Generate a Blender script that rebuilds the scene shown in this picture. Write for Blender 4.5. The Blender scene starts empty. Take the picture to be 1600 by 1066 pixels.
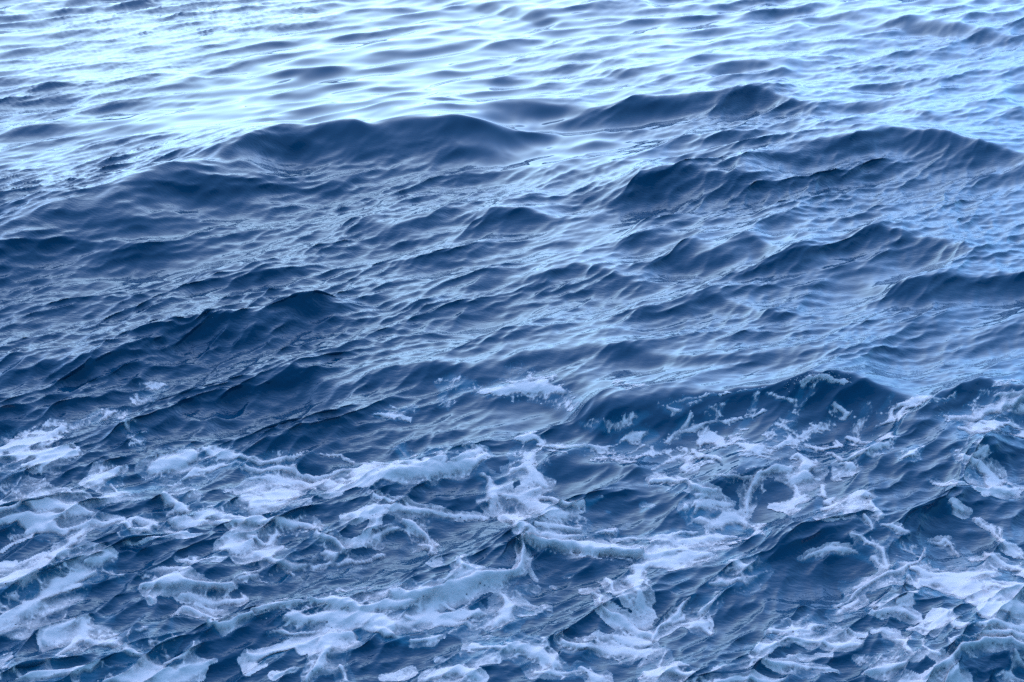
import bpy, math
import numpy as np

# ------------------------------------------------------------------ camera, sky, light
scene = bpy.context.scene
CAM_H, PITCH, LENS = 5.0, 23.5, 50.0
W_PX, H_PX = 1600.0, 1066.0
TANH = 18.0 / LENS
cp, sp = math.cos(math.radians(PITCH)), math.sin(math.radians(PITCH))

cam_data = bpy.data.cameras.new("camera")
cam_data.lens = LENS
cam_data.sensor_width = 36.0
cam_data.clip_start = 0.05
cam_data.clip_end = 20000.0
cam = bpy.data.objects.new("camera", cam_data)
scene.collection.objects.link(cam)
cam.location = (0.0, 0.0, CAM_H)
cam.rotation_euler = (math.radians(90.0 - PITCH), 0.0, 0.0)
scene.camera = cam

SUN_ELEV, SUN_ROT = math.radians(24.0), math.radians(-8.0)
world = bpy.data.worlds.new("World")
scene.world = world
world.use_nodes = True
wn = world.node_tree
wn.nodes.clear()
w_out = wn.nodes.new("ShaderNodeOutputWorld")
w_bg = wn.nodes.new("ShaderNodeBackground")
w_sky = wn.nodes.new("ShaderNodeTexSky")
w_sky.sky_type = 'NISHITA'
w_sky.sun_disc = False
w_sky.sun_elevation = SUN_ELEV
w_sky.sun_rotation = SUN_ROT
w_sky.altitude = 0.0
w_sky.air_density = 1.0
w_sky.dust_density = 1.0
w_sky.ozone_density = 3.0
SKY = 0.05
w_bg.inputs["Strength"].default_value = SKY
w_tint = wn.nodes.new("ShaderNodeMix")
w_tint.data_type = 'RGBA'
w_tint.blend_type = 'MULTIPLY'
w_tint.inputs[0].default_value = 1.0
w_tint.inputs[7].default_value = (0.28, 0.85, 1.30, 1.0)
wn.links.new(w_sky.outputs[0], w_tint.inputs[6])
# high thin cloud lit by a low sun behind it: bright round the sun, darker overhead and behind
w_tc = wn.nodes.new("ShaderNodeTexCoord")
w_dot = wn.nodes.new("ShaderNodeVectorMath")
w_dot.operation = 'DOT_PRODUCT'
w_dot.inputs[1].default_value = (math.sin(SUN_ROT) * math.cos(SUN_ELEV), math.cos(SUN_ROT) * math.cos(SUN_ELEV), math.sin(SUN_ELEV))
wn.links.new(w_tc.outputs["Generated"], w_dot.inputs[0])
w_sep = wn.nodes.new("ShaderNodeMath")
w_sep.operation = 'MULTIPLY_ADD'
w_sep.inputs[1].default_value = 0.5
w_sep.inputs[2].default_value = 0.5
wn.links.new(w_dot.outputs["Value"], w_sep.inputs[0])
w_ramp = wn.nodes.new("ShaderNodeValToRGB")
w_ramp.color_ramp.interpolation = 'LINEAR'
CLOUD = [(0.0, (0.04, 0.17, 0.36)), (0.5, (0.05, 0.25, 0.57)), (0.65, (0.08, 0.43, 1.00)), (0.80, (0.24, 0.78, 1.78)), (0.90, (0.56, 1.12, 2.30)), (0.94, (0.83, 1.35, 2.45)), (0.97, (1.12, 1.60, 2.60)), (1.0, (1.55, 1.98, 2.80))]
els = w_ramp.color_ramp.elements
while len(els) < len(CLOUD):
    els.new(0.5)
for e, (pos, col) in zip(els, CLOUD):
    e.position = pos
    e.color = tuple(c / 4.0 for c in col) + (1.0,)
wn.links.new(w_sep.outputs[0], w_ramp.inputs[0])
w_veil = wn.nodes.new("ShaderNodeVectorMath")
w_veil.operation = 'MULTIPLY_ADD'
w_veil.inputs[1].default_value = (4.0 / SKY,) * 3
wn.links.new(w_ramp.outputs[0], w_veil.inputs[0])
wn.links.new(w_tint.outputs[2], w_veil.inputs[2])
wn.links.new(w_veil.outputs[0], w_bg.inputs["Color"])
wn.links.new(w_bg.outputs[0], w_out.inputs["Surface"])

sun_data = bpy.data.lights.new("sun", 'SUN')
sun_data.energy = 0.5
sun_data.angle = math.radians(160.0)
sun_data.color = (1.0, 0.985, 0.97)
sun = bpy.data.objects.new("sun", sun_data)
scene.collection.objects.link(sun)
sun.location = (0, 0, 60)
# points down from beyond the waves, the same side as the bright part of the sky
sun.rotation_euler = (math.radians(-90.0) + SUN_ELEV, 0.0, -SUN_ROT)

scene.view_settings.view_transform = 'Standard'
scene.view_settings.look = 'None'
scene.view_settings.gamma = 1.0
scene.view_settings.use_curve_mapping = False
scene.view_settings.exposure = 0.33
scene.render.engine = 'CYCLES'
scene.cycles.max_bounces = 6
scene.cycles.transparent_max_bounces = 8
scene.cycles.use_denoising = False

rng = np.random.default_rng(11)

# ------------------------------------------------------------------ helpers
def at(u, v, h=0.0):
    """world point at height h seen at photograph pixel u, v"""
    x = (u - W_PX / 2) / (W_PX / 2) * TANH
    y = (H_PX / 2 - v) / (W_PX / 2) * TANH
    dy, dz = cp + y * sp, -sp + y * cp
    t = (h - CAM_H) / dz
    return x * t, dy * t

def project(X, Y, Z):
    zc = Z - CAM_H
    depth = Y * cp - zc * sp
    up = Y * sp + zc * cp
    depth = np.maximum(depth, 0.05)
    u = W_PX / 2 + X / depth / TANH * (W_PX / 2)
    v = H_PX / 2 - up / depth / TANH * (W_PX / 2)
    return u, v

def bicubic(F, x, y):
    """periodic cubic B-spline sampling of grid F at fractional indices x (axis 1), y (axis 0)"""
    n0, n1 = F.shape
    ix, iy = np.floor(x).astype(np.int64), np.floor(y).astype(np.int64)
    fx, fy = (x - ix).astype(np.float32), (y - iy).astype(np.float32)
    def wts(f):
        return ((1 - f) ** 3 / 6, (3 * f ** 3 - 6 * f ** 2 + 4) / 6,
                (-3 * f ** 3 + 3 * f ** 2 + 3 * f + 1) / 6, f ** 3 / 6)
    wx, wy = wts(fx), wts(fy)
    out = np.zeros(x.shape, np.float32)
    for j in range(4):
        row = ((iy + j - 1) % n0) * n1
        acc = np.zeros(x.shape, np.float32)
        for i in range(4):
            acc += wx[i] * F.ravel()[row + (ix + i - 1) % n1]
        out += wy[j] * acc
    return out

def smooth(a, b, x):
    t = np.clip((x - a) / (b - a), 0, 1)
    return t * t * (3 - 2 * t)

def vnoise(x, y, seed):
    """smooth value noise in -1..1"""
    r = np.random.default_rng(seed)
    G = r.uniform(-1, 1, (256, 256)).astype(np.float32)
    return bicubic(G, x % 256, y % 256) * 1.9

def fbm(x, y, seed, octaves=4, gain=0.55):
    s, a, tot = 0, 1.0, 0.0
    for o in range(octaves):
        c, d = math.cos(0.7 * o), math.sin(0.7 * o)
        s = s + a * vnoise((c * x - d * y) * 2.03 ** o + 17.1 * o, (d * x + c * y) * 2.03 ** o + 5.7 * o, seed + o)
        tot += a
        a *= gain
    return s / tot * 1.3

def worley(x, y, seed):
    """distance to the nearest and second nearest scattered point"""
    r = np.random.default_rng(seed)
    JX, JY = r.uniform(0, 1, (128, 128)).astype(np.float32), r.uniform(0, 1, (128, 128)).astype(np.float32)
    ix, iy = np.floor(x).astype(np.int64), np.floor(y).astype(np.int64)
    f1, f2 = np.full(x.shape, 9.0, np.float32), np.full(x.shape, 9.0, np.float32)
    for dj in (-1, 0, 1):
        for di in (-1, 0, 1):
            cx, cy = ix + di, iy + dj
            px = cx + JX[cy % 128, cx % 128] - x
            py = cy + JY[cy % 128, cx % 128] - y
            d = np.sqrt(px * px + py * py).astype(np.float32)
            f2 = np.minimum(f2, np.maximum(f1, d))
            f1 = np.minimum(f1, d)
    return f1, f2

def ocean(size, n, lmin, lmax, heading, spread, power, rms_slope, seed):
    """one tile of a directional sea: height and horizontal (choppy) offset"""
    r = np.random.default_rng(seed)
    k1 = np.fft.fftfreq(n, size / n) * 2 * np.pi
    KX, KY = np.meshgrid(k1, k1)
    K = np.sqrt(KX ** 2 + KY ** 2)
    K[0, 0] = 1.0
    kmin, kmax = 2 * np.pi / lmax, 2 * np.pi / lmin
    A = K ** (-power) * np.exp(-(kmin / K) ** 4) * np.exp(-(K / kmax) ** 4)
    cosd = (KX * math.cos(heading) + KY * math.sin(heading)) / K
    A = A * (np.abs(cosd) ** spread + 0.02)
    A[0, 0] = 0
    h = A * (r.normal(size=(n, n)) + 1j * r.normal(size=(n, n)))
    z = np.fft.ifft2(h)
    sx, sy = np.fft.ifft2(1j * KX * h).real, np.fft.ifft2(1j * KY * h).real
    s = rms_slope / math.sqrt(float((sx ** 2 + sy ** 2).mean()))
    dx, dy = np.fft.ifft2(-1j * KX / K * h).real * s, np.fft.ifft2(-1j * KY / K * h).real * s
    return (z.real * s).astype(np.float32), (-dx).astype(np.float32), (-dy).astype(np.float32)

# ------------------------------------------------------------------ the vertex sheet: fine where the camera looks, coarse elsewhere
NROW, NCOL = 900, 1060
v_rows = np.linspace(1190.0, -70.0, NROW)
y_fine = np.array([at(800, v)[1] for v in v_rows])
y_near = np.concatenate([-np.geomspace(5000.0, 3.0, 23), [y_fine[0] - 0.4]])
y_far = y_fine[-1] * np.geomspace(1.012, 260.0, 60)
# rows are lines across the view, columns fan out so that spacing follows distance
ang = np.tan(np.radians(25.0))
c_fine = np.linspace(-ang, ang, NCOL)
c_out = np.array([1.06, 1.2, 1.45, 1.9, 2.8, 4.5, 8.0, 16.0]) * ang
cols = np.concatenate([-c_out[::-1], c_fine, c_out])
rows = np.concatenate([y_near, y_fine, y_far])
Yg, Cg = np.meshgrid(rows, cols, indexing='ij')
Xg = Cg * np.maximum(np.abs(Yg), y_fine[0] * 0.9)
fade = smooth(60.0, 36.0, np.hypot(Xg, Yg)) * smooth(-6.0, 4.0, Yg)      # detail fades where cells grow coarse
fine_mask = smooth(1.25 * ang, 1.02 * ang, np.abs(Cg))
fade_fine = fade * fine_mask

# ------------------------------------------------------------------ swell crests (photograph pixels, height m, front m, back m)
CRESTS = [
    # points (u, v), height, front width, back width
    ([(-520, 520), (-260, 440), (-120, 395), (0, 362), (60, 343), (150, 322), (250, 290), (340, 262), (400, 236), (440, 224), (500, 216), (560, 207), (640, 196), (720, 190), (800, 190), (860, 196)], 0.46, 0.60, 2.2),
    ([(330, 272), (380, 250), (430, 226), (480, 221), (540, 214), (600, 212)], 0.44, 0.46, 1.3),
    ([(540, 212), (600, 200), (660, 189), (720, 179), (800, 169), (900, 163), (1000, 155), (1100, 148), (1180, 143), (1240, 150), (1330, 168)], 0.30, 0.45, 1.6),
    ([(470, 300), (540, 280), (600, 268), (660, 250), (705, 238), (745, 252)], 0.140, 0.34, 0.90),
    ([(590, 365), (640, 345), (700, 322), (750, 330), (830, 325), (880, 332)], 0.180, 0.30, 0.80),
    ([(290, 440), (350, 415), (400, 419), (450, 432)], 0.088, 0.17, 0.40),
    ([(-80, 600), (0, 580), (60, 562), (130, 560), (200, 538), (260, 505), (300, 492), (350, 503), (400, 499), (450, 478), (520, 468), (600, 452)], 0.177, 0.26, 0.80),
    ([(930, 294), (1000, 268), (1080, 262), (1150, 266), (1220, 242), (1280, 226), (1330, 221), (1400, 205), (1500, 215), (1600, 228), (1700, 240)], 0.360, 0.51, 1.60),
    ([(1080, 405), (1120, 385), (1170, 367), (1230, 387), (1290, 358), (1400, 358), (1480, 373), (1560, 402)], 0.220, 0.38, 1.00),
    ([(620, 478), (640, 468), (700, 440), (780, 430), (850, 425), (900, 411), (960, 425), (1030, 446)], 0.116, 0.22, 0.64),
    ([(960, 506), (1050, 480), (1110, 464), (1170, 478), (1250, 500)], 0.095, 0.20, 0.56),
    ([(1400, 462), (1450, 446), (1500, 440), (1560, 424), (1620, 430), (1700, 428)], 0.136, 0.25, 0.72),
    ([(380, 615), (430, 590), (470, 571), (520, 590), (600, 575), (660, 568), (740, 574), (800, 555), (850, 545), (920, 534), (1000, 546), (1100, 560), (1200, 555), (1280, 547), (1370, 536), (1460, 560)], 0.136, 0.22, 0.72),
    ([(520, 560), (560, 540), (620, 530), (690, 530), (770, 546)], 0.068, 0.15, 0.40),
    ([(900, 648), (940, 640), (1000, 631), (1070, 620), (1140, 611), (1200, 601), (1260, 597), (1320, 602), (1400, 612), (1460, 624)], 0.224, 0.31, 0.96),
    ([(1380, 668), (1420, 645), (1470, 615), (1530, 604), (1600, 618), (1700, 630)], 0.150, 0.24, 0.64),
    ([(600, 940), (680, 912), (760, 898), (805, 880), (818, 850), (850, 846), (920, 860), (985, 868)], 0.116, 0.14, 0.48),
    ([(1420, 1080), (1490, 1030), (1540, 1008), (1590, 1003), (1640, 1020), (1700, 1050)], 0.136, 0.19, 0.56),
    ([(420, 118), (480, 104), (600, 84), (700, 62), (800, 50)], 0.09, 0.90, 2.20),
    ([(1000, 130), (1060, 112), (1120, 100), (1180, 97), (1260, 112)], 0.187, 0.80, 1.80),
    ([(1430, 190), (1480, 176), (1540, 165), (1620, 168)], 0.136, 0.55, 1.20),
    ([(1480, 45), (1540, 28), (1600, 15), (1700, 5)], 0.212, 0.90, 2.20),
    ([(800, 20), (900, 5), (1000, -10)], 0.170, 1.00, 2.20),
    ([(100, 160), (180, 140), (260, 130), (330, 118)], 0.085, 0.60, 1.50),
    ([(-60, 150), (0, 142), (60, 128), (110, 138)], 0.102, 0.60, 1.20),
    # small steep faces among the foam
    ([(60, 880), (110, 850), (170, 835), (240, 832)], 0.068, 0.14, 0.36),
    ([(200, 990), (240, 930), (300, 895), (400, 880)], 0.082, 0.19, 0.40),
    ([(560, 770), (620, 748), (690, 735), (740, 722), (790, 740)], 0.088, 0.15, 0.40),
    ([(480, 720), (500, 705), (530, 718), (580, 725)], 0.054, 0.11, 0.32),
    ([(840, 725), (900, 718), (960, 722), (1010, 735)], 0.068, 0.12, 0.36),
    ([(1380, 730), (1420, 700), (1480, 690), (1540, 700), (1600, 720)], 0.095, 0.22, 0.48),
    ([(1340, 915), (1400, 890), (1440, 870), (1500, 885), (1580, 905)], 0.088, 0.15, 0.40),
    ([(1210, 870), (1260, 838), (1300, 835), (1360, 860), (1400, 870)], 0.088, 0.15, 0.40),
    ([(170, 690), (230, 655), (290, 645), (350, 655)], 0.068, 0.15, 0.40),
    ([(560, 1000), (610, 985), (660, 988), (720, 1005)], 0.054, 0.11, 0.32),
    ([(0, 1060), (60, 1010), (120, 975), (170, 950)], 0.054, 0.12, 0.32),
]
GX0, GX1, GY0, GY1, GS = -22.0, 22.0, 2.0, 46.0, 0.05
gx = np.arange(GX0, GX1, GS)
gy = np.arange(GY0, GY1, GS)
GXX, GYY = np.meshgrid(gx, gy)
swell = np.zeros(GXX.shape, np.float32)
wob = fbm(GXX * 0.8, GYY * 0.8, 500, 3) + 0.7 * fbm(GXX * 2.4, GYY * 2.4, 510, 2)
wob2 = fbm(GXX * 1.1, GYY * 1.1, 520, 2)
for pts, hh, fw, bw in CRESTS:
    n = len(pts)
    prm = np.linspace(0, 1, n)
    hh = hh * (0.9 if len(pts) < 12 else 1.0) * (0.88 if 330 < pts[0][1] < 520 else 1.0)
    P = np.array([at(u, v, hh * 0.85) for u, v in pts])
    # resample smoothly
    t = np.linspace(0, 1, n * 6)
    P = np.stack([np.interp(t, prm, P[:, 0]), np.interp(t, prm, P[:, 1])], 1)
    for _ in range(3):
        P[1:-1] = 0.25 * P[:-2] + 0.5 * P[1:-1] + 0.25 * P[2:]
    pad = 3.2 * max(fw, bw)
    i0, i1 = np.searchsorted(gx, [P[:, 0].min() - pad, P[:, 0].max() + pad])
    j0, j1 = np.searchsorted(gy, [P[:, 1].min() - pad, P[:, 1].max() + pad])
    if i1 - i0 < 2 or j1 - j0 < 2:
        continue
    X, Y = GXX[j0:j1, i0:i1], GYY[j0:j1, i0:i1]
    best = np.full(X.shape, 1e9)
    sd = np.zeros(X.shape)
    par = np.zeros(X.shape)
    for a in range(len(P) - 1):
        ax, ay = P[a]
        ex, ey = P[a + 1] - P[a]
        L2 = ex * ex + ey * ey + 1e-9
        tt = np.clip(((X - ax) * ex + (Y - ay) * ey) / L2, 0, 1)
        qx, qy = X - ax - tt * ex, Y - ay - tt * ey
        d2 = qx * qx + qy * qy
        m = d2 < best
        best = np.where(m, d2, best)
        cr = (ex * qy - ey * qx)          # left of the crest line (the far side) is positive
        sd = np.where(m, np.sign(cr) * np.sqrt(d2), sd)
        par = np.where(m, (a + tt) / (len(P) - 1), par)
    sd = sd + 0.07 * min(1.0, fw / 0.4) * wob[j0:j1, i0:i1]
    env = smooth(0, 0.16, par) * smooth(1, 0.84, par)
    amp = hh * (0.12 + 0.88 * env)
    amp = amp * smooth(0.0, 1.0, env * 8 + 0.3)
    amp = amp * (1 + 0.18 * wob2[j0:j1, i0:i1])
    w = np.where(sd > 0, bw, fw)
    r = np.abs(sd) / w
    prof = 0.5 / np.cosh(np.minimum(r * 1.7, 20)) + 0.5 * np.exp(-1.45 * r)
    trough = -0.22 * np.exp(-((sd + 1.9 * fw) / (0.8 * fw)) ** 2)
    swell[j0:j1, i0:i1] += (amp * prof * smooth(1.0, 0.8, np.sqrt(best) / pad)) ** 2.5

swell = swell ** 0.4
swell_v = bicubic(swell, np.clip((Xg - GX0) / GS, 2, len(gx) - 3), np.clip((Yg - GY0) / GS, 2, len(gy) - 3))
inside = smooth(22, 19, np.abs(Xg)) * smooth(46, 40, Yg) * smooth(2, 3.5, Yg)
swell_v = swell_v * inside

# ------------------------------------------------------------------ wind sea on top
HEAD = math.radians(-50.0)
U0, V0 = project(Xg, Yg, swell_v)
calm = np.exp(-(((U0 - 560) / 430) ** 2 + ((V0 - 105) / np.where(V0 > 105, 62, 85)) ** 2))              # smooth slick patch beyond the big wave
A_amp = 0.85 + 0.3 * fbm(Xg * 0.3, Yg * 0.3, 77, 2) - 0.34 * calm + 0.03 * smooth(240, 100, V0) + 0.5 * smooth(560, 760, V0)
B_amp = (0.6 + 0.4 * smooth(90, 230, V0)) * np.clip(1.0 + 0.95 * fbm(Xg * 0.45, Yg * 0.45, 91, 3) - 1.1 * calm + 0.5 * smooth(560, 760, V0), 0.06, 2.0)
Z, DX, DY = swell_v.copy(), np.zeros_like(swell_v), np.zeros_like(swell_v)

def add_sea(size, n, lmin, lmax, head, spread, power, slope, seed, amp, chop):
    global Z, DX, DY
    h, dx, dy = ocean(size, n, lmin, lmax, head, spread, power, slope, seed)
    sx, sy = Xg / size * n, Yg / size * n
    Z = Z + bicubic(h, sx, sy) * amp
    DX = DX + bicubic(dx, sx, sy) * amp * chop
    DY = DY + bicubic(dy, sx, sy) * amp * chop

add_sea(41.0, 1024, 0.28, 1.5, HEAD, 5.0, 2.2, 0.24, 3, A_amp * fade, 1.1)
far_roll = 0.12 * fbm(Xg * 0.25, Yg * 0.25, 210, 3) * smooth(20, 50, np.hypot(Xg, Yg)) * smooth(900, 300, np.hypot(Xg, Yg))
Z = Z + far_roll

# ------------------------------------------------------------------ foam cover
# each group: name, label, strokes; a stroke is points (u, v), half width, thickness in m
FOAM = [
    ("foam_ridge", "thick curling white foam ridge with a hooked end above a dark hollow", [
        ([(620, 934), (660, 928), (690, 922), (720, 910), (742, 901), (770, 901), (800, 895), (812, 880), (818, 858), (823, 843)], 11, .065),
        ([(745, 884), (722, 898)], 6, .01), ([(823, 844), (832, 826), (826, 818)], 6, .02),
        ([(824, 842), (850, 850), (880, 857), (920, 862), (960, 870), (990, 868)], 10, .08),
        ([(850, 836), (880, 840), (915, 842)], 7, .02),
    ]),
    ("foam_crest", "smooth white foam cap on the wave crest in the bottom right corner", [
        ([(1440, 1056), (1475, 1036), (1510, 1014), (1545, 1005), (1580, 1005), (1610, 1014), (1660, 1030)], 9, .045),
        ([(1500, 1040), (1490, 1055), (1470, 1075)], 13, .012), ([(1590, 1022), (1610, 1040)], 8, .01), ([(1575, 1058), (1610, 1060)], 8, .01),
        ([(1340, 1050), (1380, 1039), (1412, 1036)], 8, .03), ([(1400, 1060), (1440, 1062)], 9, .01),
    ]),
    ("sea_foam", "long foam band slanting down to the lower left edge", [
        ([(155, 900), (120, 905), (90, 915), (60, 937), (30, 957), (-10, 980)], 13, .025), ([(135, 916), (100, 926)], 9, .015),
        ([(142, 835), (127, 850), (112, 865), (95, 876)], 8, .02), ([(85, 880), (60, 895), (30, 906), (-10, 917)], 9, .02),
        ([(-5, 885), (30, 889)], 7, .01), ([(138, 880), (168, 880), (182, 872)], 9, .015), ([(20, 930), (27, 925)], 4, .01),
        ([(185, 895), (202, 902)], 6, .01), ([(122, 968), (95, 981), (75, 1000)], 5, .02),
    ]),
    ("sea_foam", "lacy foam sheet with dark lens-shaped holes at the lower left", [
        ([(135, 975), (130, 990), (110, 1006), (88, 1028)], 11, .015), ([(140, 1000), (185, 1010), (205, 1022)], 13, .02),
        ([(210, 1030), (240, 1042)], 14, .015), ([(150, 1034), (130, 1048), (70, 1056), (20, 1066)], 9, .015),
        ([(160, 1064), (220, 1053), (265, 1056)], 15, .02), ([(205, 990), (225, 985), (242, 979)], 4, .01),
        ([(270, 978), (268, 1000), (242, 1014), (234, 1022)], 6, .015), ([(250, 1036), (285, 1030), (301, 1016), (300, 1004)], 6, .015),
        ([(268, 1052), (300, 1045), (328, 1041)], 7, .015), ([(155, 970), (176, 964)], 3, .005), ([(-5, 1048), (10, 1040)], 7, .01),
    ]),
    ("foam_ridge", "short puffy foam ridge with scum trailing behind it, left of the curled ridge", [
        ([(226, 919), (250, 910), (280, 908), (320, 915), (362, 919)], 8, .05), ([(280, 930), (310, 936), (340, 941), (378, 939)], 9, .02),
        ([(262, 967), (285, 955), (310, 960), (330, 973), (350, 981), (380, 976), (402, 970)], 7, .035), ([(300, 945), (345, 955)], 7, .01),
        ([(232, 930), (234, 938)], 4, .01), ([(372, 907), (402, 900)], 6, .015),
    ]),
    ("sea_foam", "streaky foam laid over the small crests at the left edge", [
        ([(-10, 818), (30, 821), (60, 818), (95, 811)], 12, .02), ([(30, 842), (60, 829), (85, 831), (110, 834)], 8, .02),
        ([(100, 828), (150, 822), (192, 818)], 5, .015), ([(195, 826), (222, 833), (252, 825)], 7, .02), ([(205, 820), (260, 815), (335, 811)], 6, .015),
        ([(-10, 880), (30, 856), (60, 838)], 3, .01), ([(-10, 800), (40, 795), (75, 795), (110, 801), (142, 804)], 9, .02),
        ([(225, 846), (250, 842), (280, 841), (322, 838)], 3, .01), ([(-10, 770), (40, 772), (100, 775)], 7, .006), ([(60, 790), (120, 782)], 6, .006),
    ]),
    ("sea_foam", "pale foam patches spread over the flat water at the far left", [
        ([(-10, 706), (40, 695), (72, 688)], 9, .015), ([(-10, 722), (50, 716), (104, 708)], 11, .02), ([(40, 735), (70, 724)], 7, .01),
        ([(72, 682), (90, 668)], 6, .015), ([(-10, 740), (30, 736)], 7, .006), ([(105, 668), (140, 650), (165, 645)], 4, .008),
        ([(212, 626), (230, 617), (252, 608)], 7, .008), ([(140, 658), (160, 650), (178, 647)], 4, .01), ([(200, 650), (194, 664), (215, 680), (232, 682)], 9, .008),
        ([(235, 736), (265, 725), (302, 714)], 13, .03), ([(322, 705), (360, 712), (405, 719)], 7, .015), ([(128, 755), (160, 749), (186, 738)], 11, .025),
        ([(176, 755), (180, 770)], 5, .015),
    ]),
    ("sea_foam", "broad foam mat with a scalloped lower edge left of centre", [
        ([(256, 778), (285, 790), (304, 802)], 13, .025), ([(270, 758), (310, 739), (350, 729), (402, 728)], 4, .015), ([(130, 790), (180, 776), (240, 765), (272, 757)], 5, .01),
        ([(296, 808), (340, 802), (402, 810)], 7, .015), ([(400, 727), (440, 718), (472, 712)], 7, .02), ([(400, 738), (450, 735), (485, 738)], 9, .02),
        ([(400, 757), (440, 751), (480, 752), (540, 757), (582, 745)], 6, .02), ([(404, 795), (440, 782), (474, 774)], 17, .03),
        ([(348, 815), (400, 817), (440, 812), (482, 816), (510, 835), (535, 850), (546, 864)], 8, .025), ([(348, 856), (375, 856), (402, 851)], 9, .02), ([(290, 872), (330, 875), (352, 872)], 4, .01),
        ([(400, 862), (430, 870), (450, 880), (482, 886)], 9, .02), ([(520, 866), (530, 877)], 11, .02), ([(400, 842), (422, 850), (447, 830)], 5, .015),
        ([(452, 885), (467, 897)], 5, .015), ([(490, 890), (540, 885), (602, 871)], 4, .015), ([(420, 905), (470, 900)], 3, .006),
    ]),
    ("sea_foam", "long foam streak draped over a low crest in the middle", [
        ([(455, 713), (480, 705), (510, 708), (540, 718), (580, 728), (640, 722), (662, 722)], 4, .02),
        ([(470, 741), (520, 745), (580, 738), (640, 736), (700, 732), (740, 725), (757, 713)], 11, .03), ([(640, 725), (690, 727)], 6, .015),
        ([(618, 700), (635, 706), (648, 713)], 7, .015), ([(662, 716), (692, 711), (686, 723)], 7, .015), ([(700, 720), (735, 712), (752, 704)], 6, .02),
        ([(762, 745), (772, 770), (778, 792)], 13, .025), ([(752, 740), (762, 748)], 8, .02), ([(540, 807), (600, 796), (640, 801), (700, 806), (765, 806)], 7, .015),
        ([(583, 775), (612, 791)], 5, .01),
    ]),
    ("sea_foam", "thin foam scraps in the trough behind the foaming crest", [
        ([(685, 595), (715, 596), (748, 603)], 6, .008), ([(698, 610), (706, 622)], 4, .008), ([(758, 612), (800, 606), (840, 605), (867, 614)], 9, .015),
        ([(598, 649), (625, 645), (652, 653)], 4, .01), ([(853, 626), (882, 631)], 5, .006), ([(960, 600), (1000, 606)], 4, .004), ([(645, 637), (660, 635)], 3, .005),
    ]),
    ("sea_foam", "bright splash plume of foam in the middle above the hooked ridge", [
        ([(628, 820), (650, 831), (668, 848)], 15, .04), ([(658, 856), (676, 862)], 9, .05), ([(598, 842), (622, 832)], 7, .015), ([(588, 815), (584, 836)], 5, .01),
        ([(715, 869), (736, 886)], 6, .02), ([(560, 850), (600, 852)], 4, .006),
    ]),
    ("sea_foam", "bright foam spread behind the hooked ridge", [
        ([(800, 736), (830, 726), (848, 740), (862, 756)], 11, .025), ([(798, 782), (830, 774), (852, 760)], 8, .015), ([(796, 775), (850, 791), (884, 806)], 14, .02),
        ([(800, 812), (830, 822), (846, 834)], 10, .025), ([(846, 818), (905, 826)], 9, .02), ([(804, 690), (830, 688), (852, 696)], 5, .015),
        ([(840, 698), (870, 702), (920, 700), (962, 697)], 3, .01), ([(858, 774), (880, 785), (905, 790), (925, 782), (942, 774)], 5, .03),
        ([(960, 846), (1020, 841), (1082, 838)], 4, .012), ([(1050, 856), (1100, 850), (1142, 845)], 5, .012), ([(930, 838), (960, 836)], 5, .01),
    ]),
    ("sea_foam", "wide bubbly foam mat below the hooked ridge", [
        ([(488, 951), (540, 953), (575, 956), (620, 946), (645, 938)], 7, .045), ([(400, 967), (440, 958), (478, 955)], 6, .04),
        ([(450, 981), (520, 975), (580, 971), (625, 982)], 15, .03), ([(640, 962), (700, 961), (742, 955)], 13, .02), ([(782, 928), (790, 950), (770, 972)], 13, .02),
        ([(680, 968), (732, 976)], 7, .015), ([(638, 1006), (670, 1004), (692, 1000)], 6, .025), ([(590, 986), (632, 997)], 8, .025), ([(430, 1000), (470, 1003), (505, 996)], 6, .01),
        ([(690, 940), (700, 950)], 5, .01),
    ]),
    ("sea_foam", "plume of foam running down to the bottom edge", [
        ([(555, 1001), (535, 1006), (520, 1022), (510, 1045), (500, 1075)], 15, .04), ([(395, 1036), (440, 1031), (500, 1016), (540, 1003)], 7, .02), ([(538, 1050), (552, 1072)], 9, .02),
        ([(390, 1052), (410, 1045)], 6, .01), ([(430, 1066), (470, 1055)], 5, .01),
    ]),
    ("sea_foam", "filmy foam on the pale shallow swirl at the bottom", [
        ([(676, 1062), (720, 1051), (755, 1062)], 9, .02), ([(738, 1012), (795, 1016)], 8, .012), ([(790, 1008), (830, 1020), (865, 1038)], 10, .02),
        ([(880, 1001), (920, 1010), (960, 1020), (1002, 1014)], 9, .012), ([(1000, 1046), (1030, 1045), (1075, 1045)], 10, .02), ([(900, 1046), (935, 1064)], 6, .02),
        ([(840, 1056), (902, 1050)], 5, .01), ([(1080, 1068), (1160, 1058), (1220, 1062)], 6, .01), ([(690, 1034), (780, 1032)], 4, .006), ([(610, 1058), (660, 1050)], 4, .004),
        ([(1120, 1040), (1190, 1022)], 4, .004),
    ]),
    ("sea_foam", "curved foam tongues hanging down the dark hollow", [
        ([(985, 868), (1010, 871), (1050, 868), (1085, 871)], 7, .02), ([(1002, 885), (980, 895), (974, 912), (980, 932), (988, 952)], 11, .02),
        ([(1000, 881), (1040, 885), (1070, 876), (1105, 876)], 8, .015), ([(1128, 880), (1165, 891)], 8, .012), ([(1145, 900), (1156, 912)], 7, .012), ([(1098, 922), (1140, 911), (1172, 900)], 7, .015),
        ([(924, 889), (934, 905), (940, 920), (946, 931)], 8, .015), ([(798, 921), (828, 921)], 7, .008), ([(858, 920), (862, 924)], 5, .012), ([(883, 902), (887, 905)], 4, .008),
        ([(798, 952), (842, 951)], 6, .008), ([(822, 890), (828, 905)], 5, .005), ([(1040, 913), (1062, 909)], 4, .008), ([(1037, 928), (1046, 927)], 3, .008),
        ([(900, 934), (912, 931)], 5, .008),
    ]),
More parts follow.
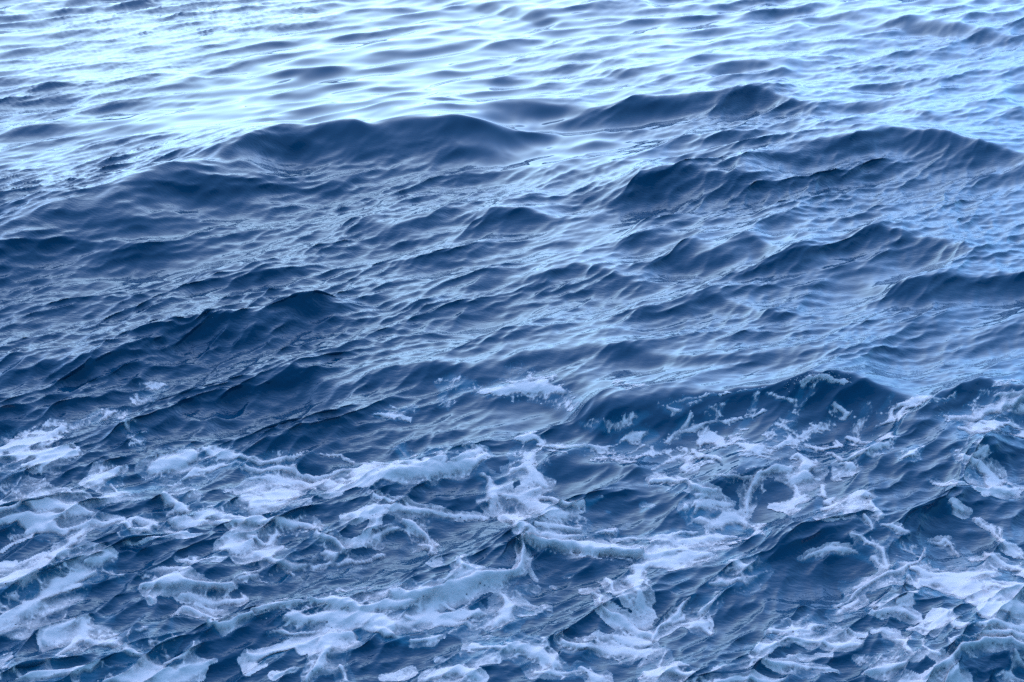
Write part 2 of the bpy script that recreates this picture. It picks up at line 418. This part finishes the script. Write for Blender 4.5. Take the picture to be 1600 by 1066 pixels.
    ("foam_line", "foam lines meeting in a V at the bottom right of centre", [
        ([(908, 937), (930, 951), (960, 975), (990, 989), (1008, 997)], 6, .03), ([(1074, 936), (1050, 966), (1025, 986), (1006, 1001)], 4, .03), ([(1083, 962), (1095, 946), (1112, 934)], 7, .02),
        ([(1058, 976), (1085, 975), (1102, 987)], 4, .012), ([(950, 996), (982, 1002), (1000, 1004)], 8, .015), ([(988, 976), (1000, 962)], 4, .006), ([(1040, 975), (1060, 968)], 4, .01),
    ]),
    ("sea_foam", "foam streaks sliding down the face of the breaking crest", [
        ([(1043, 638), (1080, 628), (1120, 618), (1170, 608), (1205, 603)], 3, .015), ([(1052, 640), (1066, 646)], 6, .015), ([(1080, 636), (1102, 628)], 4, .012),
        ([(1086, 655), (1080, 670), (1066, 682), (1045, 691)], 5, .012), ([(1060, 686), (1100, 669), (1140, 656), (1172, 644)], 6, .012), ([(1150, 656), (1195, 639)], 5, .012),
        ([(1255, 596), (1280, 590), (1322, 600)], 4, .03), ([(1259, 600), (1249, 620), (1240, 637)], 4, .008), ([(1270, 602), (1256, 625), (1244, 646)], 2, .008), ([(1208, 615), (1240, 624)], 5, .012),
        ([(1145, 622), (1120, 650), (1100, 682)], 7, .008), ([(1192, 612), (1172, 650), (1150, 692)], 8, .008), ([(1242, 642), (1212, 682), (1190, 722)], 9, .008), ([(1355, 640), (1330, 672)], 7, .008),
        ([(1284, 660), (1240, 692)], 8, .008), ([(1010, 648), (960, 664), (900, 660)], 5, .008), ([(1402, 620), (1380, 652)], 5, .008), ([(1050, 690), (1000, 705), (940, 715)], 6, .008),
        ([(1298, 640), (1313, 647)], 8, .015), ([(1318, 650), (1330, 655)], 3, .01),
    ]),
    ("sea_foam", "scattered lacy foam beside the breaking crest, right of centre", [
        ([(960, 691), (985, 684), (1023, 678)], 7, .015), ([(948, 706), (987, 691)], 5, .008), ([(1098, 695), (1115, 684), (1142, 696)], 10, .012), ([(1080, 706), (1060, 720), (1028, 736)], 5, .01),
        ([(1088, 718), (1075, 734)], 11, .015), ([(1090, 708), (1120, 715), (1137, 723)], 4, .015), ([(1163, 699), (1188, 706)], 6, .012), ([(1013, 760), (1040, 754), (1070, 758), (1090, 770), (1122, 776)], 8, .03),
        ([(1060, 749), (1092, 756)], 4, .012), ([(1118, 750), (1160, 755), (1192, 750)], 5, .015), ([(1197, 744), (1180, 760), (1172, 780), (1167, 808)], 9, .03),
        ([(1078, 807), (1110, 795), (1143, 801)], 10, .015), ([(1090, 786), (1104, 780)], 5, .012), ([(1004, 789), (1008, 792)], 4, .008), ([(953, 797), (958, 798)], 3, .008), ([(1066, 800), (1070, 801)], 5, .01),
        ([(1000, 796), (1016, 790)], 3, .006), ([(958, 720), (1000, 715), (1052, 705)], 3, .008), ([(1080, 815), (1100, 826), (1130, 820), (1162, 826)], 9, .015), ([(1170, 837), (1184, 828)], 6, .01),
        ([(1215, 700), (1232, 684)], 7, .015),
    ]),
    ("sea_foam", "knotted foam column with round dark gaps on the right", [
        ([(1245, 716), (1260, 726), (1250, 742)], 13, .025), ([(1256, 750), (1240, 762)], 12, .03), ([(1280, 760), (1286, 782)], 5, .01), ([(1198, 743), (1215, 738), (1232, 745)], 6, .02),
        ([(1237, 762), (1244, 785), (1226, 796), (1203, 794)], 5, .02), ([(1284, 791), (1310, 780), (1340, 776), (1357, 780)], 7, .015), ([(1280, 801), (1300, 794)], 7, .015), ([(1318, 800), (1338, 804)], 6, .01),
        ([(1364, 794), (1378, 808)], 7, .012), ([(1310, 748), (1326, 762)], 4, .008),
    ]),
    ("sea_foam", "ragged foam patch on the slope below the crest at the right", [
        ([(1320, 680), (1350, 690), (1380, 685), (1404, 677)], 11, .02), ([(1278, 706), (1310, 696), (1302, 688)], 6, .015), ([(1298, 716), (1330, 723), (1360, 710), (1403, 697)], 8, .02), ([(1318, 729), (1340, 733)], 8, .02),
        ([(1264, 700), (1292, 706)], 5, .012), ([(1492, 620), (1450, 628), (1420, 640), (1390, 655), (1368, 663)], 5, .02), ([(1442, 636), (1415, 650), (1404, 667)], 4, .015), ([(1423, 716), (1442, 708)], 5, .012),
    ]),
    ("sea_foam", "wide foam sheet trailing off the right edge", [
        ([(1478, 655), (1520, 660), (1560, 640), (1620, 628)], 14, .02), ([(1498, 671), (1540, 671), (1578, 668)], 9, .015), ([(1558, 626), (1610, 619)], 5, .012), ([(1570, 645), (1620, 645)], 10, .012),
        ([(1588, 681), (1610, 674)], 5, .01), ([(1518, 706), (1545, 695), (1541, 711)], 6, .015), ([(1535, 720), (1550, 740), (1545, 762)], 12, .02), ([(1527, 757), (1560, 761), (1610, 755)], 6, .015),
        ([(1506, 709), (1527, 716)], 6, .01), ([(1450, 746), (1480, 757), (1512, 750)], 3, .01), ([(1500, 795), (1517, 802)], 6, .01), ([(1560, 600), (1600, 596)], 3, .005),
    ]),
    ("sea_foam", "foam draped over a small crest with a dark pool under it at lower right", [
        ([(1300, 947), (1330, 926), (1360, 911), (1390, 898), (1420, 885), (1440, 860)], 6, .025), ([(1308, 957), (1322, 945)], 8, .02), ([(1318, 921), (1352, 912)], 7, .015),
        ([(1428, 890), (1460, 905), (1500, 905), (1542, 894)], 9, .02), ([(1438, 916), (1480, 915), (1520, 926), (1547, 942)], 9, .02), ([(1520, 961), (1560, 951), (1615, 955)], 11, .015), ([(1538, 920), (1610, 915)], 4, .01),
        ([(1358, 955), (1400, 960), (1432, 966)], 9, .015), ([(1400, 951), (1427, 939)], 5, .012), ([(1418, 986), (1450, 985), (1482, 970)], 9, .015), ([(1488, 976), (1540, 976), (1615, 981)], 7, .015), ([(1413, 904), (1418, 907)], 5, .012),
    ]),
    ("sea_foam", "thin foam ribbons twisting over the dark water at the right edge", [
        ([(1325, 840), (1345, 850), (1370, 865), (1382, 882)], 7, .015), ([(1348, 876), (1382, 886)], 4, .012), ([(1240, 871), (1280, 860), (1320, 868), (1352, 881)], 4, .015), ([(1378, 820), (1400, 830), (1414, 835)], 5, .012),
        ([(1448, 852), (1480, 851), (1492, 872)], 5, .015), ([(1560, 830), (1575, 856), (1610, 886)], 3, .015), ([(1538, 814), (1572, 852)], 3, .012), ([(1538, 865), (1570, 880), (1610, 898)], 4, .015), ([(1508, 868), (1542, 882)], 3, .008),
        ([(1350, 812), (1362, 828)], 5, .01), ([(1388, 850), (1420, 858)], 4, .008),
    ]),
    ("sea_foam", "flat foam carpet along the bottom edge at the right", [
        ([(1195, 987), (1250, 981), (1284, 974)], 11, .015), ([(1215, 1002), (1290, 1001), (1345, 1006)], 13, .015), ([(1398, 1000), (1422, 1016)], 12, .015), ([(1330, 985), (1352, 991)], 7, .01), ([(1438, 1010), (1465, 1021)], 6, .01),
        ([(1195, 1030), (1240, 1040), (1305, 1046)], 8, .015), ([(1170, 1012), (1205, 1001)], 8, .012), ([(1370, 985), (1400, 990)], 7, .01), ([(1340, 1025), (1400, 1020)], 7, .008), ([(1230, 1022), (1300, 1020)], 6, .006),
        ([(1480, 1000), (1560, 990), (1610, 990)], 7, .01),
    ]),
]
XA, YA = Xg + DX, Yg + DY
U, V = project(XA, YA, Z)
uw = U + 10.0 * fbm(XA * 1.6, YA * 1.6, 295, 2) + 8.0 * fbm(XA * 4.5, YA * 4.5, 300, 3) + 3.5 * fbm(XA * 16, YA * 16, 310, 2)
vw = V + 6.0 * fbm(XA * 1.6, YA * 1.6, 296, 2) + 5.5 * fbm(XA * 4.5, YA * 4.5, 320, 3) + 2.6 * fbm(XA * 16, YA * 16, 330, 2)
cmin, cmax = U[30:NROW].min(0), U[30:NROW].max(0)
rmin, rmax = V[:, 20:-20].min(1), V[:, 20:-20].max(1)
WV = 1.0 + 0.55 * fbm(XA * 2.6, YA * 2.6, 335, 3)
F = np.full(U.shape, -1.5, np.float32)
T = np.zeros(U.shape, np.float32)
G = np.full(U.shape, -1, np.int16)
for gi, (gname, glabel, strokes) in enumerate(FOAM):
    for pts, w, th in strokes:
        w = w * 1.35
        P = np.array(pts, float)
        reach = 2.6 * w + 8
        cs = np.nonzero((cmax > P[:, 0].min() - reach) & (cmin < P[:, 0].max() + reach))[0]
        rs = np.nonzero((rmax > P[:, 1].min() - reach) & (rmin < P[:, 1].max() + reach))[0]
        rs = rs[(rs > 10) & (rs < 24 + NROW)]
        if len(cs) == 0 or len(rs) == 0:
            continue
        sl = (slice(rs[0], rs[-1] + 1), slice(cs[0], cs[-1] + 1))
        uu, vv = uw[sl], vw[sl]
        best = np.full(uu.shape, 1e9, np.float32)
        for a in range(len(P) - 1):
            ex, ey = P[a + 1] - P[a]
            tt = np.clip(((uu - P[a, 0]) * ex + (vv - P[a, 1]) * ey) / (ex * ex + ey * ey + 1e-9), 0, 1)
            d2 = (uu - P[a, 0] - tt * ex) ** 2 + ((vv - P[a, 1] - tt * ey) * 1.15) ** 2
            arc = (a + tt) / (len(P) - 1)
            tip = 0.45 + 0.55 * np.minimum(1.0, 3.2 * np.minimum(arc, 1 - arc)) if len(P) > 2 else 0.85
            best = np.minimum(best, d2 / tip ** 2)
        f = np.maximum(1 - np.sqrt(best) / (w * WV[sl]), -1.5)
        if th <= 0.008:
            f = np.minimum(f, 0.18)
        m = f > F[sl]
        F[sl] = np.where(m, f, F[sl])
        T[sl] = np.where(m, th, T[sl])
        G[sl] = np.where(m & (f > -1.2), gi, G[sl])

# clear dark water that the foam leaves open
DARK = [([(852, 882), (905, 892), (950, 900)], 17), ([(1440, 938), (1490, 950), (1522, 966)], 15), ([(165, 960), (225, 966), (255, 985)], 18), ([(275, 985), (330, 990), (345, 1008)], 15),
        ([(90, 1035), (128, 1030)], 8), ([(150, 1022), (182, 1032)], 7), ([(480, 730), (522, 735)], 10), ([(700, 768), (745, 768)], 17), ([(860, 728), (960, 742)], 10), ([(1202, 766), (1226, 778)], 11),
        ([(560, 998), (640, 1004)], 10), ([(0, 832), (36, 836)], 9), ([(62, 842), (106, 847)], 6), ([(205, 838), (330, 830)], 9), ([(470, 845), (500, 860)], 10), ([(1010, 905), (1085, 932)], 17),
        ([(1290, 892), (1340, 886)], 14), ([(1385, 785), (1480, 802)], 22), ([(1300, 768), (1440, 752)], 15), ([(1400, 668), (1452, 682)], 13), ([(1270, 630), (1340, 625)], 12), ([(930, 785), (1000, 805)], 16),
        ([(1010, 690), (1050, 665)], 12), ([(200, 765), (250, 770)], 11), ([(120, 680), (180, 675)], 12), ([(1545, 1035), (1575, 1045)], 11), ([(410, 1045), (470, 1035)], 8), ([(600, 760), (680, 775)], 9)]
FD = np.full(U.shape, -1.5, np.float32)
for pts, w in DARK:
    P = np.array(pts, float)
    for a in range(len(P) - 1):
        cs = np.nonzero((cmax > P[a:a + 2, 0].min() - 3 * w) & (cmin < P[a:a + 2, 0].max() + 3 * w))[0]
        rs = np.nonzero((rmax > P[a:a + 2, 1].min() - 3 * w) & (rmin < P[a:a + 2, 1].max() + 3 * w))[0]
        if len(cs) == 0 or len(rs) == 0:
            continue
        sl = (slice(rs[0], rs[-1] + 1), slice(cs[0], cs[-1] + 1))
        ex, ey = P[a + 1] - P[a]
        tt = np.clip(((uw[sl] - P[a, 0]) * ex + (vw[sl] - P[a, 1]) * ey) / (ex * ex + ey * ey), 0, 1)
        dd = np.sqrt((uw[sl] - P[a, 0] - tt * ex) ** 2 + (vw[sl] - P[a, 1] - tt * ey) ** 2)
        FD[sl] = np.maximum(FD[sl], np.maximum(1 - dd / w, -1.5))

# lace: round gaps and torn edges, in metres on the water
ca, sa = math.cos(math.radians(-30)), math.sin(math.radians(-30))
lx, ly = XA * ca - YA * sa, (XA * sa + YA * ca)
wx_, wy_ = 0.09 * fbm(XA * 4, YA * 4, 340, 2), 0.09 * fbm(XA * 4, YA * 4, 350, 2)
f1, f2 = worley((lx + wx_) * 4.2, (ly + wy_) * 6.5, 360)
g1, g2 = worley((lx + wx_) * 11.0, (ly + wy_) * 15.0, 361)
e1, e2 = worley((lx + 0.4 * wx_) * 24.0, (ly + 0.4 * wy_) * 28.0, 362)
net3 = smooth(0.30, 0.0, e2 - e1)
hole = smooth(0.42, 0.18, f1)
hole2 = smooth(0.36, 0.16, g1)
nz = fbm(lx * 3.0, ly * 8.0, 370, 4, 0.58)
ridge = 1 - np.abs(fbm(lx * 2.6 + 40, ly * 5.5, 390, 4, 0.58)) * 1.6
nz2 = fbm(lx * 12.0, ly * 18.0, 380, 3, 0.6)
thick = smooth(0.012, 0.035, T)
# thin drifting lace between the patches
net1 = smooth(0.16, 0.0, f2 - f1)
net2 = smooth(0.20, 0.0, g2 - g1)
web = net1 * 0.5 + net2 * 0.3
D = np.where(F > 0, 0.9 * F, 0.38 * F) - 0.08 + (0.55 - 0.25 * thick) * nz + 0.32 * nz2 + 0.3 * (1 - thick) * (ridge - 0.5) \
    - (0.85 - 0.6 * thick) * hole * smooth(1.0, 0.2, F) - (0.25 - 0.2 * thick) * hole2 * smooth(1.3, 0.1, F)
D = D + (0.60 * net1 + 0.50 * net2 - 0.26) * smooth(0.5, -0.1, F)
D = D + (0.55 * net3 - 0.22) * smooth(0.7, 0.0, F)
zone = smooth(640, 760, V) * smooth(1300, 1180, V)
lace = -0.41 + 0.55 * nz + 0.25 * web + 0.25 * nz2 + 0.55 * ridge
D = np.maximum(D, np.where((G >= 0) & (F > -1.1), lace * zone - 1.0 * (1 - zone), -2.0))
D = D + 0.22 * fbm(XA * 1.9, YA * 1.9, 397, 2) * (1 - thick)
D = np.where(G >= 0, D, -2.0)
D = D - 1.1 * smooth(-0.15, 0.45, FD) * (1 - 0.8 * smooth(0.03, 0.06, T) * smooth(0.0, 0.3, F))
cover = smooth(-0.15, 0.45, D)

add_sea(11.3, 1024, 0.045, 0.30, HEAD + 0.08, 5.0, 2.15, 0.27, 4, B_amp * fade_fine * (1 - 0.4 * cover), 1.05)
XW, YW, ZW = (Xg + DX), (Yg + DY), Z

# ------------------------------------------------------------------ mesh builders
def grid_faces(nr, nc):
    idx = np.arange(nr * nc).reshape(nr, nc)
    return np.stack([idx[:-1, :-1], idx[:-1, 1:], idx[1:, 1:], idx[1:, :-1]], -1).reshape(-1, 4)

def make_mesh(name, co, quads, attrs, mat):
    me = bpy.data.meshes.new(name)
    me.vertices.add(len(co))
    me.vertices.foreach_set("co", co.astype(np.float32).ravel())
    me.loops.add(quads.size)
    me.loops.foreach_set("vertex_index", quads.astype(np.int32).ravel())
    me.polygons.add(len(quads))
    me.polygons.foreach_set("loop_start", np.arange(0, quads.size, 4, dtype=np.int32))
    me.polygons.foreach_set("use_smooth", np.ones(len(quads), dtype=bool))
    me.update(calc_edges=True)
    me.validate()
    for k, a in attrs.items():
        at_ = me.attributes.new(k, 'FLOAT', 'POINT')
        at_.data.foreach_set("value", a.astype(np.float32).ravel())
    me.materials.append(mat)
    ob = bpy.data.objects.new(name, me)
    scene.collection.objects.link(ob)
    return ob

# ------------------------------------------------------------------ materials
air = smooth(-1.2, 0.3, np.where(G >= 0, np.maximum(D, F - 0.3), -2.0)) * (0.6 + 0.4 * fbm(XA * 3, YA * 3, 398, 3))

def water_material():
    m = bpy.data.materials.new("sea_water")
    m.use_nodes = True
    nt = m.node_tree
    nt.nodes.clear()
    N, L = nt.nodes.new, nt.links.new
    out = N("ShaderNodeOutputMaterial")
    p = N("ShaderNodeBsdfPrincipled")
    p.inputs["Base Color"].default_value = (0.001, 0.040, 0.080, 1)
    p.inputs["Roughness"].default_value = 0.02
    p.inputs["IOR"].default_value = 1.333
    att = N("ShaderNodeAttribute")          # bubbles mixed into the water round the foam make it milky
    att.attribute_name = "aeration"
    mix = N("ShaderNodeMix")
    mix.data_type = 'RGBA'
    mix.inputs[6].default_value = (0.0000, 0.044, 0.082, 1)
    mix.inputs[7].default_value = (0.028, 0.140, 0.200, 1)
    L(att.outputs["Fac"], mix.inputs[0])
    L(mix.outputs[2], p.inputs["Base Color"])
    tc = N("ShaderNodeTexCoord")
    mp = N("ShaderNodeMapping")
    mp.inputs["Rotation"].default_value = (0, 0, math.radians(-32))
    mp.inputs["Scale"].default_value = (1.0, 2.2, 1.0)
    L(tc.outputs["Object"], mp.inputs[0])
    n1 = N("ShaderNodeTexNoise")
    n1.inputs["Scale"].default_value = 19.0
    n1.inputs["Detail"].default_value = 2.0
    n1.inputs["Roughness"].default_value = 0.5
    L(mp.outputs[0], n1.inputs["Vector"])
    ar = N("ShaderNodeAttribute")
    ar.attribute_name = "ripple"
    mh = N("ShaderNodeMath"); mh.operation = 'MULTIPLY'
    L(n1.outputs[0], mh.inputs[0]); L(ar.outputs["Fac"], mh.inputs[1])
    b = N("ShaderNodeBump")
    b.inputs["Distance"].default_value = 0.008
    b.inputs["Strength"].default_value = 0.35
    L(mh.outputs[0], b.inputs["Height"])
    L(b.outputs[0], p.inputs["Normal"])
    L(p.outputs[0], out.inputs["Surface"])
    return m

water_mat = water_material()
co = np.stack([XW, YW, ZW], -1).reshape(-1, 3)
sea = make_mesh("sea", co, grid_faces(*XW.shape), {"aeration": np.clip(air, 0, 1), "ripple": B_amp}, water_mat)
sea["kind"] = "structure"
sea["label"] = "deep blue choppy sea with steep dark wave faces"

def foam_material():
    m = bpy.data.materials.new("foam")
    m.use_nodes = True
    nt = m.node_tree
    nt.nodes.clear()
    N, L = nt.nodes.new, nt.links.new
    out = N("ShaderNodeOutputMaterial")
    p = N("ShaderNodeBsdfPrincipled")
    p.inputs["Base Color"].default_value = (0.93, 0.63, 0.555, 1)
    p.inputs["Roughness"].default_value = 0.55
    p.inputs["Specular IOR Level"].default_value = 0.25
    tc = N("ShaderNodeTexCoord")
    att = N("ShaderNodeAttribute")
    att.attribute_name = "froth"
    # fine bubbles: pin holes and froth grain
    vo = N("ShaderNodeTexVoronoi")
    vo.inputs["Scale"].default_value = 27.0
    L(tc.outputs["Object"], vo.inputs["Vector"])
    no = N("ShaderNodeTexNoise")
    no.inputs["Scale"].default_value = 45.0
    no.inputs["Detail"].default_value = 4.0
    no.inputs["Roughness"].default_value = 0.65
    L(tc.outputs["Object"], no.inputs["Vector"])
    a1 = N("ShaderNodeMath"); a1.operation = 'MULTIPLY_ADD'          # density + grain
    L(no.outputs[0], a1.inputs[0]); a1.inputs[1].default_value = 0.7; a1.inputs[2].default_value = -0.31
    a2 = N("ShaderNodeMath"); a2.operation = 'ADD'
    L(a1.outputs[0], a2.inputs[0]); L(att.outputs["Fac"], a2.inputs[1])
    pin = N("ShaderNodeMapRange"); pin.interpolation_type = 'SMOOTHSTEP'
    L(vo.outputs["Distance"], pin.inputs["Value"])
    pin.inputs["From Min"].default_value = 0.04; pin.inputs["From Max"].default_value = 0.24
    pin.inputs["To Min"].default_value = 0.75; pin.inputs["To Max"].default_value = 0.0
    a3 = N("ShaderNodeMath"); a3.operation = 'SUBTRACT'
    ng = N("ShaderNodeTexNoise")
    ng.inputs["Scale"].default_value = 5.0
    ng.inputs["Detail"].default_value = 2.0
    L(tc.outputs["Object"], ng.inputs["Vector"])
    gate = N("ShaderNodeMapRange")
    gate.inputs["From Min"].default_value = 0.40; gate.inputs["From Max"].default_value = 0.68
    L(ng.outputs[0], gate.inputs["Value"])
    pg = N("ShaderNodeMath"); pg.operation = 'MULTIPLY'
    L(pin.outputs[0], pg.inputs[0]); L(gate.outputs[0], pg.inputs[1])
    L(a2.outputs[0], a3.inputs[0]); L(pg.outputs[0], a3.inputs[1])
    al = N("ShaderNodeMapRange"); al.interpolation_type = 'SMOOTHSTEP'
    L(a3.outputs[0], al.inputs["Value"])
    al.inputs["From Min"].default_value = -0.46; al.inputs["From Max"].default_value = 0.66
    al.inputs["To Max"].default_value = 0.94
    L(al.outputs[0], p.inputs["Alpha"])
    b = N("ShaderNodeBump")
    b.inputs["Distance"].default_value = 0.02
    b.inputs["Strength"].default_value = 0.6
    nb = N("ShaderNodeTexNoise")
    nb.inputs["Scale"].default_value = 13.0
    nb.inputs["Detail"].default_value = 4.0
    L(tc.outputs["Object"], nb.inputs["Vector"])
    L(nb.outputs[0], b.inputs["Height"])
    L(b.outputs[0], p.inputs["Normal"])
    L(p.outputs[0], out.inputs["Surface"])
    return m

foam_mat = foam_material()
lump = 0.012 * fbm(XA * 7, YA * 7, 395, 3) * smooth(0.0, 0.7, F)
lift = np.where(D > -0.6, 0.004 + np.maximum(lump, -0.002) + 0.6 * np.maximum(T, 0.006) * smooth(-0.1, 0.95, F) * smooth(-0.1, 0.2, D), -0.006)
lift = np.where(D > -0.45, lift, 0.002)
foam_co = np.stack([XW, YW, ZW + lift], -1).reshape(-1, 3)
quads = grid_faces(*XW.shape)
Dq = D.ravel()[quads]
Gq = G.ravel()[quads]
keep = (Dq.max(1) > -0.5) & (Gq[:, 0] >= 0)
for gi, (gname, glabel, strokes) in enumerate(FOAM):
    q = quads[keep & (Gq[:, 0] == gi)]
    if len(q) < 40:
        continue
    used, inv = np.unique(q, return_inverse=True)
    ob = make_mesh(gname, foam_co[used], inv.reshape(-1, 4), {"froth": D.ravel()[used]}, foam_mat)
    ob["kind"] = "stuff"
    ob["label"] = glabel
    ob["category"] = "sea foam"

# ------------------------------------------------------------------ spray thrown up along the two breaking crests
def spray_mesh(spots, seed):
    r = np.random.default_rng(seed)
    ico = np.array([(0, 0, 1), (1, 0, 0), (0, 1, 0), (-1, 0, 0), (0, -1, 0), (0, 0, -1)], float)
    tri = np.array([(0, 1, 2), (0, 2, 3), (0, 3, 4), (0, 4, 1), (5, 2, 1), (5, 3, 2), (5, 4, 3), (5, 1, 4)])
    flatU, flatV = UF.ravel(), VF.ravel()
    vs, fs = [], []
    for (u, v, su, sv, n) in spots:
        near = np.nonzero((np.abs(flatU - u) < su) & (np.abs(flatV - v) < sv))[0]
        if len(near) == 0:
            continue
        for k in r.choice(near, min(n, len(near)), replace=False):
            rad = 0.0022 + 0.004 * r.random() ** 3
            p = np.array([XW.ravel()[k], YW.ravel()[k], ZW.ravel()[k] + rad + 0.055 * r.random() ** 2.2])
            fs.append(tri + 6 * len(vs))
            vs.append(p + ico * rad * r.uniform(0.8, 1.25, 3))
    return np.concatenate(vs), np.concatenate(fs)

UF, VF = project(XW, YW, ZW)
sv_, sf_ = spray_mesh([(1285, 592, 45, 7, 90), (1250, 605, 25, 10, 30), (820, 845, 14, 8, 40), (665, 850, 20, 12, 40), (1545, 1003, 40, 5, 20), (1130, 745, 40, 10, 20),
                       (835, 733, 20, 8, 30), (300, 495, 40, 8, 40), (1440, 640, 40, 12, 30), (600, 930, 60, 10, 45), (910, 860, 60, 8, 45), (1230, 740, 40, 25, 45), (450, 960, 70, 12, 35), (300, 912, 50, 8, 35), (620, 740, 90, 10, 35), (1400, 890, 60, 15, 35)], 5)
me = bpy.data.meshes.new("spray")
me.from_pydata(sv_.tolist(), [], sf_.tolist())
me.polygons.foreach_set("use_smooth", np.ones(len(me.polygons), dtype=bool))
me.materials.append(foam_mat)
at_ = me.attributes.new("froth", 'FLOAT', 'POINT')
at_.data.foreach_set("value", np.full(len(me.vertices), 1.0, np.float32))
spray = bpy.data.objects.new("spray", me)
scene.collection.objects.link(spray)
spray["kind"] = "stuff"
spray["label"] = "fine white spray droplets thrown up along the breaking wave crests"
spray["category"] = "spray"
